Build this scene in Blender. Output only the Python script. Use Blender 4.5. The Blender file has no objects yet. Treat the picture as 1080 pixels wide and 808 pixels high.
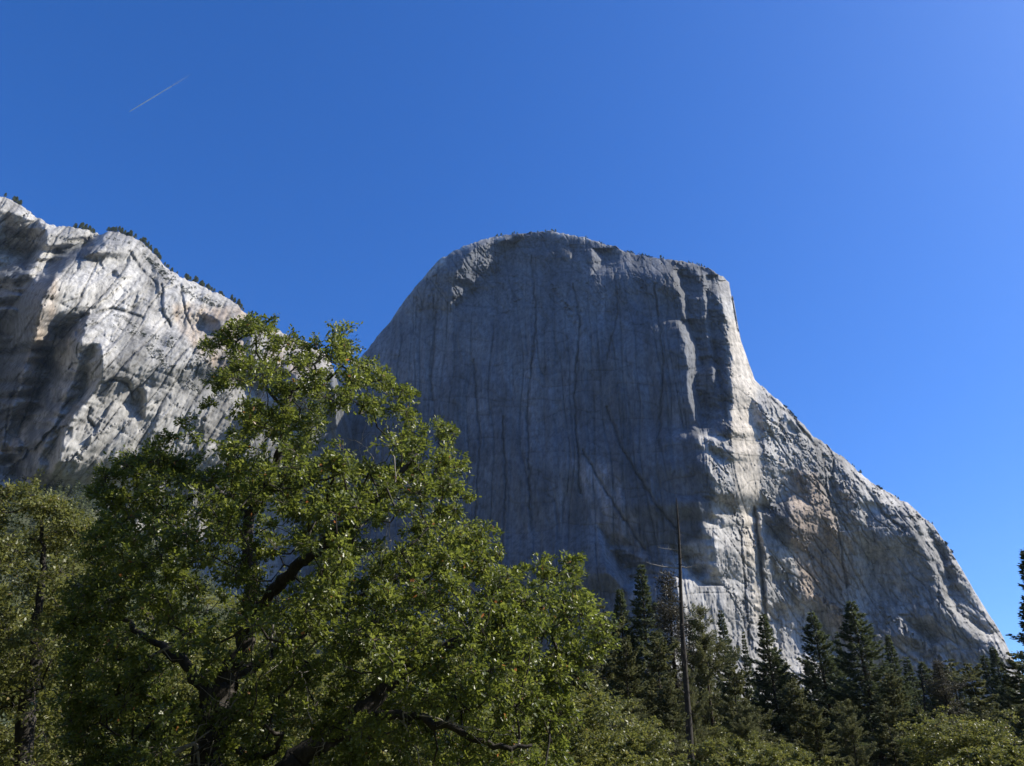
import bpy, math, random
import numpy as np
from mathutils import Vector, kdtree
rng = np.random.default_rng(7); random.seed(7)
S = bpy.context.scene; COL = S.collection
PITCH = math.radians(27.0); CT, ST = math.cos(PITCH), math.sin(PITCH); F = 816.0; EYE = 1.7
SUN_EL, SUN_AZ = math.radians(41), math.radians(84)      # azimuth clockwise from +Y

# ------------------------------------------------------------------ helpers
def tag(o, label=None, cat=None, group=None, kind=None):
    if label: o['label'] = label
    if cat: o['category'] = cat
    if group: o['group'] = group
    if kind: o['kind'] = kind
    return o
def link(o, parent=None):
    COL.objects.link(o)
    if parent is not None: o.parent = parent
    return o
def empty(name, loc=(0, 0, 0)):
    o = bpy.data.objects.new(name, None); o.location = loc; o.empty_display_size = .3
    return link(o)
def build(name, verts, polys, mat, parent=None, attrs=None, smooth=False):
    """verts (N,3); polys = list of index arrays (M,k)."""
    verts = np.asarray(verts, np.float32)
    me = bpy.data.meshes.new(name)
    me.vertices.add(len(verts)); me.vertices.foreach_set('co', verts.ravel())
    polys = [np.asarray(p, np.int32) for p in polys if len(p)]
    loops = np.concatenate([p.ravel() for p in polys])
    tot = np.concatenate([np.full(len(p), p.shape[1], np.int32) for p in polys])
    st = np.concatenate([[0], np.cumsum(tot)[:-1]]).astype(np.int32)
    me.loops.add(len(loops)); me.loops.foreach_set('vertex_index', loops)
    me.polygons.add(len(tot)); me.polygons.foreach_set('loop_start', st); me.polygons.foreach_set('loop_total', tot)
    if smooth: me.polygons.foreach_set('use_smooth', np.ones(len(tot), bool))
    for k, v in (attrs or {}).items():
        v = np.asarray(v, np.float32)
        if v.ndim == 1:
            a = me.attributes.new(k, 'FLOAT', 'POINT'); a.data.foreach_set('value', v)
        else:
            a = me.attributes.new(k, 'FLOAT_VECTOR', 'POINT'); a.data.foreach_set('vector', v.ravel())
    me.update(calc_edges=True); me.validate()
    me.materials.append(mat)
    return link(bpy.data.objects.new(name, me), parent)
def W(px, py, Y):
    """world point seen at photo pixel (px,py) at depth Y (metres along +Y)"""
    u, v = (px - 540) / F, (404 - py) / F
    dx, dy, dz = u, CT - v * ST, ST + v * CT
    return np.array([dx / dy * Y, Y, dz / dy * Y + EYE])
def txz(px, py):
    u, v = (np.asarray(px, float) - 540) / F, (404 - np.asarray(py, float)) / F
    dy = CT - v * ST
    return u / dy, (ST + v * CT) / dy
def pix(tx, tz):
    f = CT + tz * ST
    return 540 + F * tx / f, 404 - F * (-ST + tz * CT) / f

def _h(i, j, k, s):
    n = (i.astype(np.int64) * 73856093) ^ (j.astype(np.int64) * 19349663) ^ (k.astype(np.int64) * 83492791) ^ (s * 2654435761)
    n &= 0xffffffff
    n = ((n ^ (n >> 15)) * 2246822519) & 0xffffffff
    n = ((n ^ (n >> 13)) * 3266489917) & 0xffffffff
    n ^= n >> 16
    return n.astype(np.float64) / 4294967295.0
def noise2(x, y, s=0):
    i, j = np.floor(x), np.floor(y); fx, fy = x - i, y - j
    i = i.astype(np.int64); j = j.astype(np.int64); z = np.zeros_like(i)
    u = fx * fx * fx * (fx * (fx * 6 - 15) + 10); v = fy * fy * fy * (fy * (fy * 6 - 15) + 10)
    def g(a, b):
        an = _h(i + a, j + b, z, s) * 2 * np.pi
        return np.cos(an) * (fx - a) + np.sin(an) * (fy - b)
    n0 = g(0, 0) * (1 - u) + g(1, 0) * u; n1 = g(0, 1) * (1 - u) + g(1, 1) * u
    return (n0 * (1 - v) + n1 * v) * 1.5
def fbm(x, y, s=0, o=5, ridge=False, gain=.5):
    r = 0; a = 1.
    for k in range(o):
        n = noise2(x + 17.3 * k, y - 9.1 * k, s + k)
        r = r + a * ((1 - 2 * np.abs(n)) if ridge else n); a *= gain; x = x * 2.03; y = y * 2.03
    return r
def crack(x, y, s, k=8): return np.clip(1 - 2.2 * np.abs(noise2(x, y, s) + .35 * noise2(x * 2.7, y * 2.7, s + 1)), 0, 1) ** k
def facets(x, y, s=0, ax=1., ay=.6):
    """cells of broken rock: every cell is a tilted plane with its own offset"""
    i, j = np.floor(x).astype(np.int64), np.floor(y).astype(np.int64)
    best = np.full(x.shape, 9.); val = np.zeros(x.shape); z = np.zeros_like(i)
    for a in (-1, 0, 1):
        for b in (-1, 0, 1):
            ci, cj = i + a, j + b
            cx = ci + _h(ci, cj, z, s); cy = cj + _h(ci, cj, z, s + 1)
            d = (x - cx) ** 2 + (y - cy) ** 2
            v = .55 * (_h(ci, cj, z, s + 2) - .5) + (x - cx) * (_h(ci, cj, z, s + 3) - .5) * 2 * ax + (y - cy) * (_h(ci, cj, z, s + 4) - .5) * 2 * ay
            m = d < best; best = np.where(m, d, best); val = np.where(m, v, val)
    return val
def inside(px, py, poly):
    r = np.zeros(px.shape, bool); n = len(poly)
    for k in range(n):
        x0, y0 = poly[k]; x1, y1 = poly[(k + 1) % n]
        if y0 == y1: continue
        c = ((y0 > py) != (y1 > py)) & (px < (x1 - x0) * (py - y0) / (y1 - y0) + x0)
        r ^= c
    return r
def blur(a, n=1):
    for _ in range(n):
        b = np.pad(a, 1, mode='edge')
        a = (b[1:-1, :-2] + 2 * b[1:-1, 1:-1] + b[1:-1, 2:]) / 4
        b = np.pad(a, 1, mode='edge')
        a = (b[:-2, 1:-1] + 2 * b[1:-1, 1:-1] + b[2:, 1:-1]) / 4
    return a
def polydist(px, py, line):
    d = np.full(px.shape, 1e9)
    for (x0, y0), (x1, y1) in zip(line[:-1], line[1:]):
        L = (x1 - x0) ** 2 + (y1 - y0) ** 2
        t = np.clip(((px - x0) * (x1 - x0) + (py - y0) * (y1 - y0)) / L, 0, 1)
        d = np.minimum(d, np.hypot(px - x0 - t * (x1 - x0), py - y0 - t * (y1 - y0)))
    return d
def poisson(p, q, h, wz):
    """depth whose slopes follow p (across) and q (up) in the least-squares sense"""
    P = np.concatenate([p, -p[:, ::-1]], 1); P = np.concatenate([P, P[::-1]], 0)
    Q = np.concatenate([q, q[:, ::-1]], 1); Q = np.concatenate([Q, -Q[::-1]], 0)
    n, m = P.shape
    kx = 2 * np.pi * np.fft.fftfreq(m, h)[None]; ky = 2 * np.pi * np.fft.fftfreq(n, h)[:, None]
    D = kx ** 2 + wz * ky ** 2; D[0, 0] = 1
    Fh = (-1j * kx * np.fft.fft2(P) - 1j * wz * ky * np.fft.fft2(Q)) / D; Fh[0, 0] = 0
    return np.real(np.fft.ifft2(Fh))[:p.shape[0], :p.shape[1]]
def bil(a, fx, fy):
    fx = np.clip(fx, 0, a.shape[1] - 1.001); fy = np.clip(fy, 0, a.shape[0] - 1.001)
    i, j = fx.astype(int), fy.astype(int); u, v = fx - i, fy - j
    return (a[j, i] * (1 - u) + a[j, i + 1] * u) * (1 - v) + (a[j + 1, i] * (1 - u) + a[j + 1, i + 1] * u) * v

# ------------------------------------------------------------------ materials
def mat(name):
    m = bpy.data.materials.new(name); m.use_nodes = True; nt = m.node_tree
    b = nt.nodes['Principled BSDF']
    return m, nt, b
def N(nt, t, **kw):
    n = nt.nodes.new(t)
    for k, v in kw.items():
        if k.startswith('i_'): n.inputs[k[2:].replace('_', ' ')].default_value = v
        else: setattr(n, k, v)
    return n
def ramp(nt, src, stops):
    r = nt.nodes.new('ShaderNodeValToRGB'); e = r.color_ramp.elements
    while len(e) < len(stops): e.new(.5)
    for q, (pos, c) in zip(e, stops): q.position = pos; q.color = (*c, 1)
    nt.links.new(src, r.inputs[0]); return r.outputs[0]
DBG = False
def rgb3(v): return (v, v, v)

def rock_material():
    m, nt, b = mat('granite'); L = nt.links
    co = N(nt, 'ShaderNodeNewGeometry').outputs['Position']
    att = N(nt, 'ShaderNodeAttribute', attribute_name='albedo').outputs['Color']
    def mapped(s):
        mp = N(nt, 'ShaderNodeMapping'); mp.inputs['Scale'].default_value = s; L.new(co, mp.inputs[0]); return mp.outputs[0]
    st = N(nt, 'ShaderNodeTexNoise', i_Scale=1, i_Detail=7, i_Roughness=.62); L.new(mapped((.33, .33, .016)), st.inputs['Vector'])
    fn = N(nt, 'ShaderNodeTexNoise', i_Scale=1, i_Detail=9, i_Roughness=.7); L.new(mapped((.11, .11, .07)), fn.inputs['Vector'])
    a = ramp(nt, st.outputs[0], [(.34, rgb3(.84)), (.5, rgb3(1.0)), (.66, rgb3(1.12))])
    c = ramp(nt, fn.outputs[0], [(.36, rgb3(.60)), (.5, rgb3(1.0)), (.64, rgb3(1.25))])
    m1 = N(nt, 'ShaderNodeMix', data_type='RGBA', blend_type='MULTIPLY'); m1.inputs[0].default_value = 1
    L.new(att, m1.inputs[6]); L.new(a, m1.inputs[7])
    m2 = N(nt, 'ShaderNodeMix', data_type='RGBA', blend_type='MULTIPLY'); m2.inputs[0].default_value = 1
    L.new(m1.outputs[2], m2.inputs[6]); L.new(c, m2.inputs[7])
    L.new(m2.outputs[2], b.inputs['Base Color'])
    b.inputs['Roughness'].default_value = .85; b.inputs['Specular IOR Level'].default_value = .25
    n2 = N(nt, 'ShaderNodeTexNoise', i_Scale=1, i_Detail=8, i_Roughness=.72); L.new(mapped((.25, .25, .1)), n2.inputs['Vector'])
    bp = N(nt, 'ShaderNodeBump', i_Strength=.5, i_Distance=1.2)
    L.new(n2.outputs[0], bp.inputs['Height']); L.new(bp.outputs[0], b.inputs['Normal'])
    return m
def leaf_material(name, stops, rough=.45, trans=.3, spec=.5):
    m, nt, b = mat(name); L = nt.links
    t = N(nt, 'ShaderNodeAttribute', attribute_name='tint').outputs['Fac']
    col = ramp(nt, t, stops)
    L.new(col, b.inputs['Base Color']); b.inputs['Roughness'].default_value = rough
    b.inputs['Specular IOR Level'].default_value = spec
    tr = N(nt, 'ShaderNodeBsdfTranslucent')
    hs = N(nt, 'ShaderNodeHueSaturation', i_Hue=.485, i_Saturation=1.1, i_Value=1.7); L.new(col, hs.inputs['Color'])
    L.new(hs.outputs[0], tr.inputs[0])
    mx = N(nt, 'ShaderNodeMixShader'); mx.inputs[0].default_value = trans
    L.new(b.outputs[0], mx.inputs[1]); L.new(tr.outputs[0], mx.inputs[2])
    L.new(mx.outputs[0], nt.nodes['Material Output'].inputs[0])
    return m
def bark_material(name, c0, c1, scale=9.):
    m, nt, b = mat(name); L = nt.links
    co = N(nt, 'ShaderNodeNewGeometry').outputs['Position']
    mp = N(nt, 'ShaderNodeMapping'); mp.inputs['Scale'].default_value = (1, 1, .3); L.new(co, mp.inputs[0])
    n = N(nt, 'ShaderNodeTexNoise', i_Scale=scale, i_Detail=8, i_Roughness=.7); L.new(mp.outputs[0], n.inputs['Vector'])
    L.new(ramp(nt, n.outputs[0], [(.35, c0), (.68, c1)]), b.inputs['Base Color'])
    bp = N(nt, 'ShaderNodeBump', i_Strength=.9, i_Distance=.05); L.new(n.outputs[0], bp.inputs['Height']); L.new(bp.outputs[0], b.inputs['Normal'])
    b.inputs['Roughness'].default_value = .9
    return m
ROCK = rock_material()
M_OAK = leaf_material('oak_leaf', [(0, (.07, .09, .022)), (.45, (.12, .153, .034)), (.85, (.178, .21, .055)), (.97, (.24, .25, .08)), (1, (.28, .15, .06))], .38, .5, .6)
M_OAK2 = leaf_material('far_oak_leaf', [(0, (.09, .105, .03)), (.5, (.15, .165, .048)), (.9, (.21, .215, .07)), (1, (.22, .17, .07))], .45, .38, .45)
M_FIR = leaf_material('fir_needle', [(0, (.045, .062, .034)), (.6, (.10, .125, .062)), (1, (.17, .19, .095))], .6, .28, .25)
M_CEDAR = leaf_material('cedar_needle', [(0, (.07, .082, .035)), (.6, (.13, .14, .062)), (1, (.20, .195, .095))], .6, .3, .25)
M_DRY = leaf_material('dry_needle', [(0, (.06, .058, .04)), (.6, (.10, .095, .065)), (1, (.15, .13, .09))], .6, .12, .3)
M_SCRUB = leaf_material('scrub_leaf', [(0, (.02, .03, .016)), (1, (.06, .075, .035))], .6, .1, .3)
M_BARK = bark_material('oak_bark', (.018, .016, .014), (.07, .06, .052))
M_TWIG = bark_material('twig_bark', (.06, .05, .042), (.16, .14, .12), 20)
M_DEAD = bark_material('bleached_wood', (.20, .185, .165), (.48, .45, .41), 14)
M_CBARK = bark_material('conifer_bark', (.035, .026, .02), (.10, .075, .055), 5)
M_SNAG = bark_material('snag_wood', (.022, .018, .016), (.075, .065, .055), 6)

# ------------------------------------------------------------------ cliffs
def cliff(name, label, rim, polys_p, polys_q, tints, grooves, base_p, base_q, base_alb, Yref, pxr, NC, NR, seed, noise, zbot=-.004, yoff=0):
    t0, _ = txz(pxr[0], 500); t1, _ = txz(pxr[1], 500)
    rx, rz = txz([a for a, _ in rim], [b for _, b in rim])
    ord_ = np.argsort(rx); rx, rz = rx[ord_], rz[ord_]
    t0, t1 = rx[0], rx[-1]
    # solve the large shape on a rectangular grid
    NC, NR, ng = (NC * 6 // 10, NR * 6 // 10, 600) if DBG else (NC, NR, 900); h = (t1 - t0) / ng; gx = np.arange(t0, t1, h); gz = np.arange(-.03, rz.max() + .03, h)
    TX, TZ = np.meshgrid(gx, gz); PX, PY = pix(TX, TZ)
    wx = PX + 2.6 * fbm(PX / 26, PY / 40, seed, 4) + 1.9 * fbm(PX / 5, PY / 9, seed + 9, 3)
    wy = PY + 5.0 * fbm(PX / 30, PY / 36, seed + 5, 4) + 2.0 * fbm(PX / 6, PY / 8, seed + 13, 3)
    p = base_p(PX, PY) * np.ones_like(PX); q = base_q(PX, PY) * np.ones_like(PX)
    for val, poly in polys_p: p = np.where(inside(wx, wy, poly), val, p)
    for val, poly in polys_q: q = np.where(inside(wx, wy, poly), val, q)
    p = blur(p, 1); q = blur(q, 6)
    Yg = poisson(p, q, h * Yref, .02)
    alb = np.stack([np.full(PX.shape, c) for c in base_alb], 0)
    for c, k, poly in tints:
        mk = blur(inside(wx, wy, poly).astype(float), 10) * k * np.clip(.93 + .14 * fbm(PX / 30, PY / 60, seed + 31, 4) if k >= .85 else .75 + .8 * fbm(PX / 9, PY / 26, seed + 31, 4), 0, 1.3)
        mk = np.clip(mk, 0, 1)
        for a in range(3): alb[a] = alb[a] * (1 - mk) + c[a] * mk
    cx = np.linspace(t0, t1, NC)
    rim_t = np.interp(cx, rx, rz)
    sl = np.gradient(blur(np.tile(rim_t, (3, 1)), 6)[1], cx)
    jag = fbm(cx * 70, cx * 0 + 3.1, seed + 71, 6, gain=.55) * .0026 + facets(cx * 75, cx * 0 + .5, seed + 72) * .0014
    rim_t = rim_t + jag * np.clip(1.2, .5, 2)
    lev = np.linspace(zbot, rim_t.max(), NR)
    TXc = np.tile(cx, (NR, 1)); TZc = np.minimum(lev[:, None], rim_t[None])
    fx, fy = (TXc - gx[0]) / h, (TZc - gz[0]) / h
    Y = Yref + bil(Yg, fx, fy)
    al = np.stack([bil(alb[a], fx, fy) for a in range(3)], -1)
    PXc, PYc = pix(TXc, TZc)
    X0, Z0 = TXc * Yref, TZc * Yref
    dsp, msk = noise(X0, Z0, PXc, PYc, seed); Y = Y + dsp; al = al * (1 - .55 * np.clip(msk, 0, 1))[..., None]      # cracks darkened in the colour to strengthen their shade
    str_ = .15 if seed == 11 else .12
    al = al * np.clip(1 + .18 * fbm(X0 / 80, Z0 / 240, seed + 101, 3) + str_ * fbm(X0 / 7, Z0 / 420, seed + 105, 4, gain=.6) + 1.5 * str_ * fbm(X0 / 34 + .5 * fbm(X0 / 60, Z0 / 60, seed + 115, 3), Z0 / 420, seed + 111, 5, gain=.62) + .16 * fbm(X0 / 50, Z0 / 55, seed + 118, 5, gain=.6), .35, 1.7)[..., None]
    for line, w, dep in grooves:
        g = np.exp(-(polydist(PXc + 1.5 * fbm(PXc / 9, PYc / 12, seed + 51, 3), PYc, line) / w) ** 2); Y = Y + dep * g; al = al * (1 - .45 * g)[..., None]  # groove shade likewise put into the albedo
    dg = np.minimum(polydist(PX[::2, ::2], PY[::2, ::2], rim), 400) * Yref / F
    d = np.minimum(bil(dg, fx / 2, fy / 2), np.clip((rim_t[None] - TZc) * Yref, 0, None))
    R = 26 + 16 * noise2(TXc * 22, TXc * 0, seed + 3)
    dd = np.clip(d, 0, R); Y = Y + (R - np.sqrt(np.clip(R * R - (R - dd) ** 2, 0, None))) * .8 + np.clip(50 - d, 0, 50) ** 2 / 50 * .16
    if yoff: Y = Y + yoff
    V = np.stack([TXc * Y, Y, TZc * Y + EYE], -1)
    rows = [V]; cols = [al]; last = V[-1]
    for back, drop in ((6, .5), (20, 3), (60, 8), (160, 25), (400, 70), (800, 150)):
        r = last.copy(); r[:, 1] += back; r[:, 2] = np.maximum(last[:, 2] - drop + 3 * fbm(last[:, 0] / 30, last[:, 0] * 0 + back, seed, 3), -4)
        rows.append(r[None]); cols.append(al[-1:] * .8)
    r = last.copy(); r[:, 1] += 900; r[:, 2] = -4; rows.append(r[None]); cols.append(al[-1:])
    V = np.concatenate(rows, 0); A = np.concatenate(cols, 0)
    n, m = V.shape[:2]; idx = np.arange(n * m).reshape(n, m)
    Q = np.stack([idx[:-1, :-1], idx[:-1, 1:], idx[1:, 1:], idx[1:, :-1]], -1)
    live = np.ones((n - 1, m - 1), bool); top_ = lev[:-1, None] >= rim_t[None] - 1e-9            # rows squeezed onto the rim carry no faces
    live[:NR - 1] = ~(top_[:, :-1] & top_[:, 1:])
    a1 = top_[:, :-1] & ~top_[:, 1:]; b1 = ~top_[:, :-1] & top_[:, 1:]; Qm = Q[:NR - 1]
    T1 = np.stack([Qm[..., 0], Qm[..., 1], Qm[..., 2]], -1)[a1]; T2 = np.stack([Qm[..., 0], Qm[..., 1], Qm[..., 3]], -1)[b1]
    live[:NR - 1] &= ~(a1 | b1); Q = Q[live]
    # every squeezed vertex shares the position of the rim, so the skirt can start at row NR-1
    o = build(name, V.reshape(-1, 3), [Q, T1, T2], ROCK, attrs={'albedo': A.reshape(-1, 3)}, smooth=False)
    tag(o, label, None, None, 'structure')
    return o, V, NR, (TXc, TZc)

RIM_R = [(270,480),(300,430),(335,401),(352,391),(368,386),(378,381),(388,368),(398,354),(408,344),(415,333),(425,320),(436,305),(450,288),(462,275),(480,264),(500,255),(520,250),(540,247),(560,245),(580,244),(600,247),(625,253),(650,261),(670,268),(690,272),(715,275),(735,279),(750,284),(762,291),(769,298),(772,306),(774,325),(776,340),(781,358),(788,378),(796,400),(806,410),(820,421),(835,437),(848,448),(856,458),(875,472),(890,483),(900,492),(912,503),(925,514),(945,524),(962,535),(975,546),(985,555),(992,566),(1000,577),(1010,594),(1022,613),(1035,635),(1048,655),(1058,672),(1066,690),(1085,722),(1120,750),(1160,766)]
NOSE = ([0, 290, 320, 360, 400, 460, 520, 560, 600, 640, 900], [757, 757, 762, 768, 770, 771, 773, 780, 788, 792, 796])
def bp_R(px, py):
    nx = np.interp(py, *NOSE)
    s = 1 / (1 + np.exp(-(px - nx) / 1.5))
    left = -.56 - .05 * np.clip((560 - px) / 150, -1, 1)
    right = np.where(px < nx + 28, 1.5, .72)
    right = np.where(px > 905, .70, right)
    return left * (1 - s) + right * s
def bq_R(px, py):
    rim = np.interp(px, [a for a, _ in RIM_R], [b for _, b in RIM_R])
    d = py - rim
    return .04 + .06 * (px > 780) + .45 * np.exp(-np.clip(d, 0, None) / 10) + .25 * np.clip((py - 560) / 150, 0, 1) * (px > 690) + .28 * np.exp(-np.clip(d, 0, None) / 40) * (px > 790)
PP_R = [
 (1.0, [(522,252),(560,248),(545,258),(531,268),(529,280),(520,288),(508,300),(496,314),(484,322),(474,330),(477,312),(479,290),(486,278),(492,268)]),
 (-.6, [(497,296),(500,306),(490,308),(492,300)]),
 (-.5, [(530,268),(536,262),(542,268),(536,275)]),
 (.7, [(622,262),(640,262),(648,270),(640,276),(628,272),(624,290)]),
 (.7, [(601,262),(604,262),(604,274),(601,272)]),
 (1.9, [(706,286),(718,284),(720,300),(724,325),(727,345),(735,362),(736,372),(733,388),(734,402),(740,430),(738,448),(730,440),(724,405),(727,385),(722,360),(712,345),(722,340),(716,310)]),
 (2.2, [(742,292),(748,292),(747,320),(748,345),(753,370),(756,392),(754,412),(751,395),(748,370),(745,345),(744,318)]),
 (.7, [(733,286),(757,290),(762,302),(752,315),(745,304),(736,300)]),
 (.95, [(757,300),(763,320),(768,345),(764,345),(757,320)]),
 (.9, [(752,418),(759,424),(762,433),(755,428)]),
 (.95, [(732,440),(740,456),(771,458),(772,480),(776,520),(784,560),(792,600),(800,760),(700,760),(716,650),(716,620),(706,576),(722,590),(736,608),(750,606),(756,590),(752,570),(742,550),(737,531),(756,529),(754,508),(746,490),(741,468),(733,452)]),
 (-.7, [(745,312),(762,318),(768,345),(771,400),(772,455),(744,455),(756,425),(758,392),(755,365),(750,340)]),
 (1.6, [(742,292),(748,292),(747,320),(748,345),(753,370),(756,392),(754,412),(751,395),(748,370),(745,345),(744,318)]),
 (-.5, [(744,462),(752,463),(756,478),(748,474)]),
 (-.6, [(757,470),(768,476),(770,490),(762,486),(756,478)]),
 (-.5, [(752,540),(764,545),(762,553),(752,550)]),
 (1.3, [(630,555),(640,570),(650,585),(664,608),(660,624),(648,610),(640,598),(637,582)]),
 (.6, [(648,570),(656,586),(652,584)]),
 (-.55, [(793,425),(804,432),(808,448),(806,462),(800,448),(792,444)]),
 (-.7, [(795,538),(802,545),(806,580),(810,640),(806,640),(800,590),(796,560)]),
 (-.45, [(803,530),(815,532),(832,522),(835,545),(834,580),(826,576),(814,566),(806,550)]),
 (-.5, [(858,634),(866,644),(874,634),(886,640),(900,668),(908,700),(890,700),(872,662),(862,650)]),
 (-.35, [(868,545),(874,548),(880,575),(878,585),(872,570)]),
 (-.3, [(836,495),(846,500),(858,525),(852,528),(842,512)]),
 (-.30, [(876,500),(888,506),(892,525),(884,522)]),
 (-.22, [(912,560),(918,535),(930,528),(950,532),(965,552),(980,580),(992,612),(1000,640),(1020,660),(1052,680),(1080,760),(905,760),(925,720),(915,690),(905,670),(918,640),(922,600)]),
 (-.45, [(815,420),(828,432),(846,450),(852,462),(838,452),(826,440)]),
 (-.35, [(940,520),(962,540),(985,560),(1000,585),(1030,632),(1050,665),(1040,665),(1012,625),(990,590),(975,565),(958,545)]),
 (1.6, [(955,528),(968,534),(980,552),(988,572),(996,592),(1004,612),(1000,612),(990,590),(978,570),(966,548)]),
 (1.7, [(958,548),(972,568),(984,590),(992,612),(1004,634),(1012,652),(1004,650),(990,620),(980,594),(966,566)]),
 (.7, [(950,655),(960,662),(978,668),(988,678),(970,676),(958,670)]),
 (.7, [(968,690),(980,700),(972,698)]),
 (.6, [(995,690),(1012,705),(1012,712),(998,700)]),
 (.6, [(1000,640),(1020,655),(1040,672),(1030,674),(1008,655)]),
]
PQ_R = [(.55, [(522,252),(560,248),(545,258),(531,268),(529,280),(508,300),(484,322),(474,330),(479,290)])]
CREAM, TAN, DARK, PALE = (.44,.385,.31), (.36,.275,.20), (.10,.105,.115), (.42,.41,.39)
TI_R = [
 ((.078,.090,.109), .92, [(300,600),(378,381),(415,333),(440,300),(480,262),(560,240),(680,265),(757,285),(757,300),(764,345),(768,400),(770,456),(735,456),(745,500),(757,530),(740,560),(705,600),(700,780),(300,780)]),  # left face: dark streaked granite, tint lowered further to deepen its shade
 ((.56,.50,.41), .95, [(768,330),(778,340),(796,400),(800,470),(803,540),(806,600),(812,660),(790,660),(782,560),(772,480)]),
 (PALE, .8, [(700,575),(800,600),(860,640),(860,760),(700,760)]),
 (TAN, .85, [(836,500),(862,505),(880,545),(892,600),(888,640),(846,635),(838,590),(826,540)]),
 (TAN, .5, [(818,480),(900,520),(915,640),(900,700),(870,640),(850,560)]),
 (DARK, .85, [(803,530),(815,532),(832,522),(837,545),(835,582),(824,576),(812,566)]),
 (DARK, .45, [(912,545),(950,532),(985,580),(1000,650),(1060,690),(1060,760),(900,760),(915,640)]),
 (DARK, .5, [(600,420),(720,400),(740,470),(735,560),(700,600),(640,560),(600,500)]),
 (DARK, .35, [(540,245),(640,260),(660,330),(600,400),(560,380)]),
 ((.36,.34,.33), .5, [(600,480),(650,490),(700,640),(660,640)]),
]
GR_R = [([(795,535),(801,580),(806,640),(808,680)], 1.6, 14), ([(604,300),(612,340),(606,420),(612,520)], 1.3, 7), ([(560,270),(566,340),(556,430),(560,560)], 1.2, 6),
 ([(640,430),(655,470),(690,530),(715,560)], 1.5, 8), ([(615,475),(640,520),(680,580)], 1.3, 6), ([(500,380),(506,470),(500,560)], 1.2, 6), ([(690,300),(700,380),(695,470)], 1.2, 6),
 ([(868,480),(872,520),(884,560),(893,620)], 1.2, 7), ([(812,420),(838,442),(860,470)], 1.6, 10), ([(872,470),(880,486),(878,500)], 1.3, 7),
 ([(900,500),(918,520),(930,540),(955,560)], 1.4, 8), ([(648,290),(652,330),(640,380)], 1.0, 5), ([(530,440),(534,520),(528,600)], 1.1, 6), ([(460,330),(455,400),(462,480)], 1.1, 5), ([(780,560),(786,620),(790,680)], 1.1, 7)]
def blade(px, py, rows, wscale, slope, back, s, left=False):
    """a sharp flake: the rock steps away across a narrow strip and comes back slowly beside it"""
    ys = [r[0] for r in rows]; x0 = np.interp(py, ys, [r[1] for r in rows]) + 1.6 * fbm(px / 40, py / 11, s, 4); w = np.interp(py, ys, [r[2] for r in rows], left=0, right=0) * np.clip(1 + .5 * fbm(px / 60, py / 14, s + 5, 3), .3, 1.6)
    w = np.maximum(w, 1e-3); D = slope * w * wscale
    if left:      # strip lies left of the edge and looks left
        t = np.clip((x0 - px) / w, 0, 1); r = np.clip(1 - (x0 - w - px) / (back + w), 0, 1); return np.where(px > x0, 0, D * t * r)
    t = np.clip((px - x0) / w, 0, 1); r = np.clip(1 - (px - x0 - w) / (back + w), 0, 1)
    return D * t * r * (py > ys[0]) * (py < ys[-1])
BL_R = [[(284,708,4),(292,712,10),(300,716,8),(325,722,5),(345,724,4),(362,727,8),(388,729,9),(405,726,8),(430,732,6),(452,737,4)], [(290,741,5),(300,742,6),(345,746,4),(370,750,4),(392,752,4),(414,754,1)],
 [(553,629,1),(570,636,6),(590,640,11),(605,648,13),(615,653,9),(624,660,2)], [(526,953,3),(548,966,5),(570,977,5),(592,990,5),(614,1001,2)], [(545,956,2),(568,970,3),(590,982,3),(612,990,4),(642,1004,3),(655,1012,1)],
 [(296,757,3),(320,762,5),(345,765,5),(362,767,3)], [(648,947,4),(662,958,8),(672,972,8),(680,980,2)], [(480,868,2),(505,872,5),(535,878,5),(560,884,3)], [(258,600,2),(266,600,4),(275,601,1)], [(262,622,8),(272,628,9),(290,623,2)],
 [(575,705,2),(590,716,8),(606,728,10),(618,736,6)], [(640,1000,2),(652,1014,6),(668,1032,6),(676,1040,2)]]
BL_L = [[(324,99,3),(340,91,14),(366,85,28),(395,81,32),(412,73,34),(440,61,32),(470,47,30),(508,34,16)], [(362,106,2),(372,108,8),(398,107,14),(418,97,14),(428,84,14),(448,72,14),(478,62,10),(506,54,4)],
 [(240,115,2),(250,110,8),(262,100,16),(280,72,20),(300,54,24),(330,44,32),(360,36,36),(400,25,40),(430,15,40),(480,0,40)], [(222,48,3),(236,50,12),(262,44,20),(285,36,8)], [(398,134,2),(410,142,5),(425,144,4),(432,143,1)], [(410,152,2),(425,154,6),(442,153,3)], [(260,150,2),(285,166,4),(320,172,4),(345,176,1)]]
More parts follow.
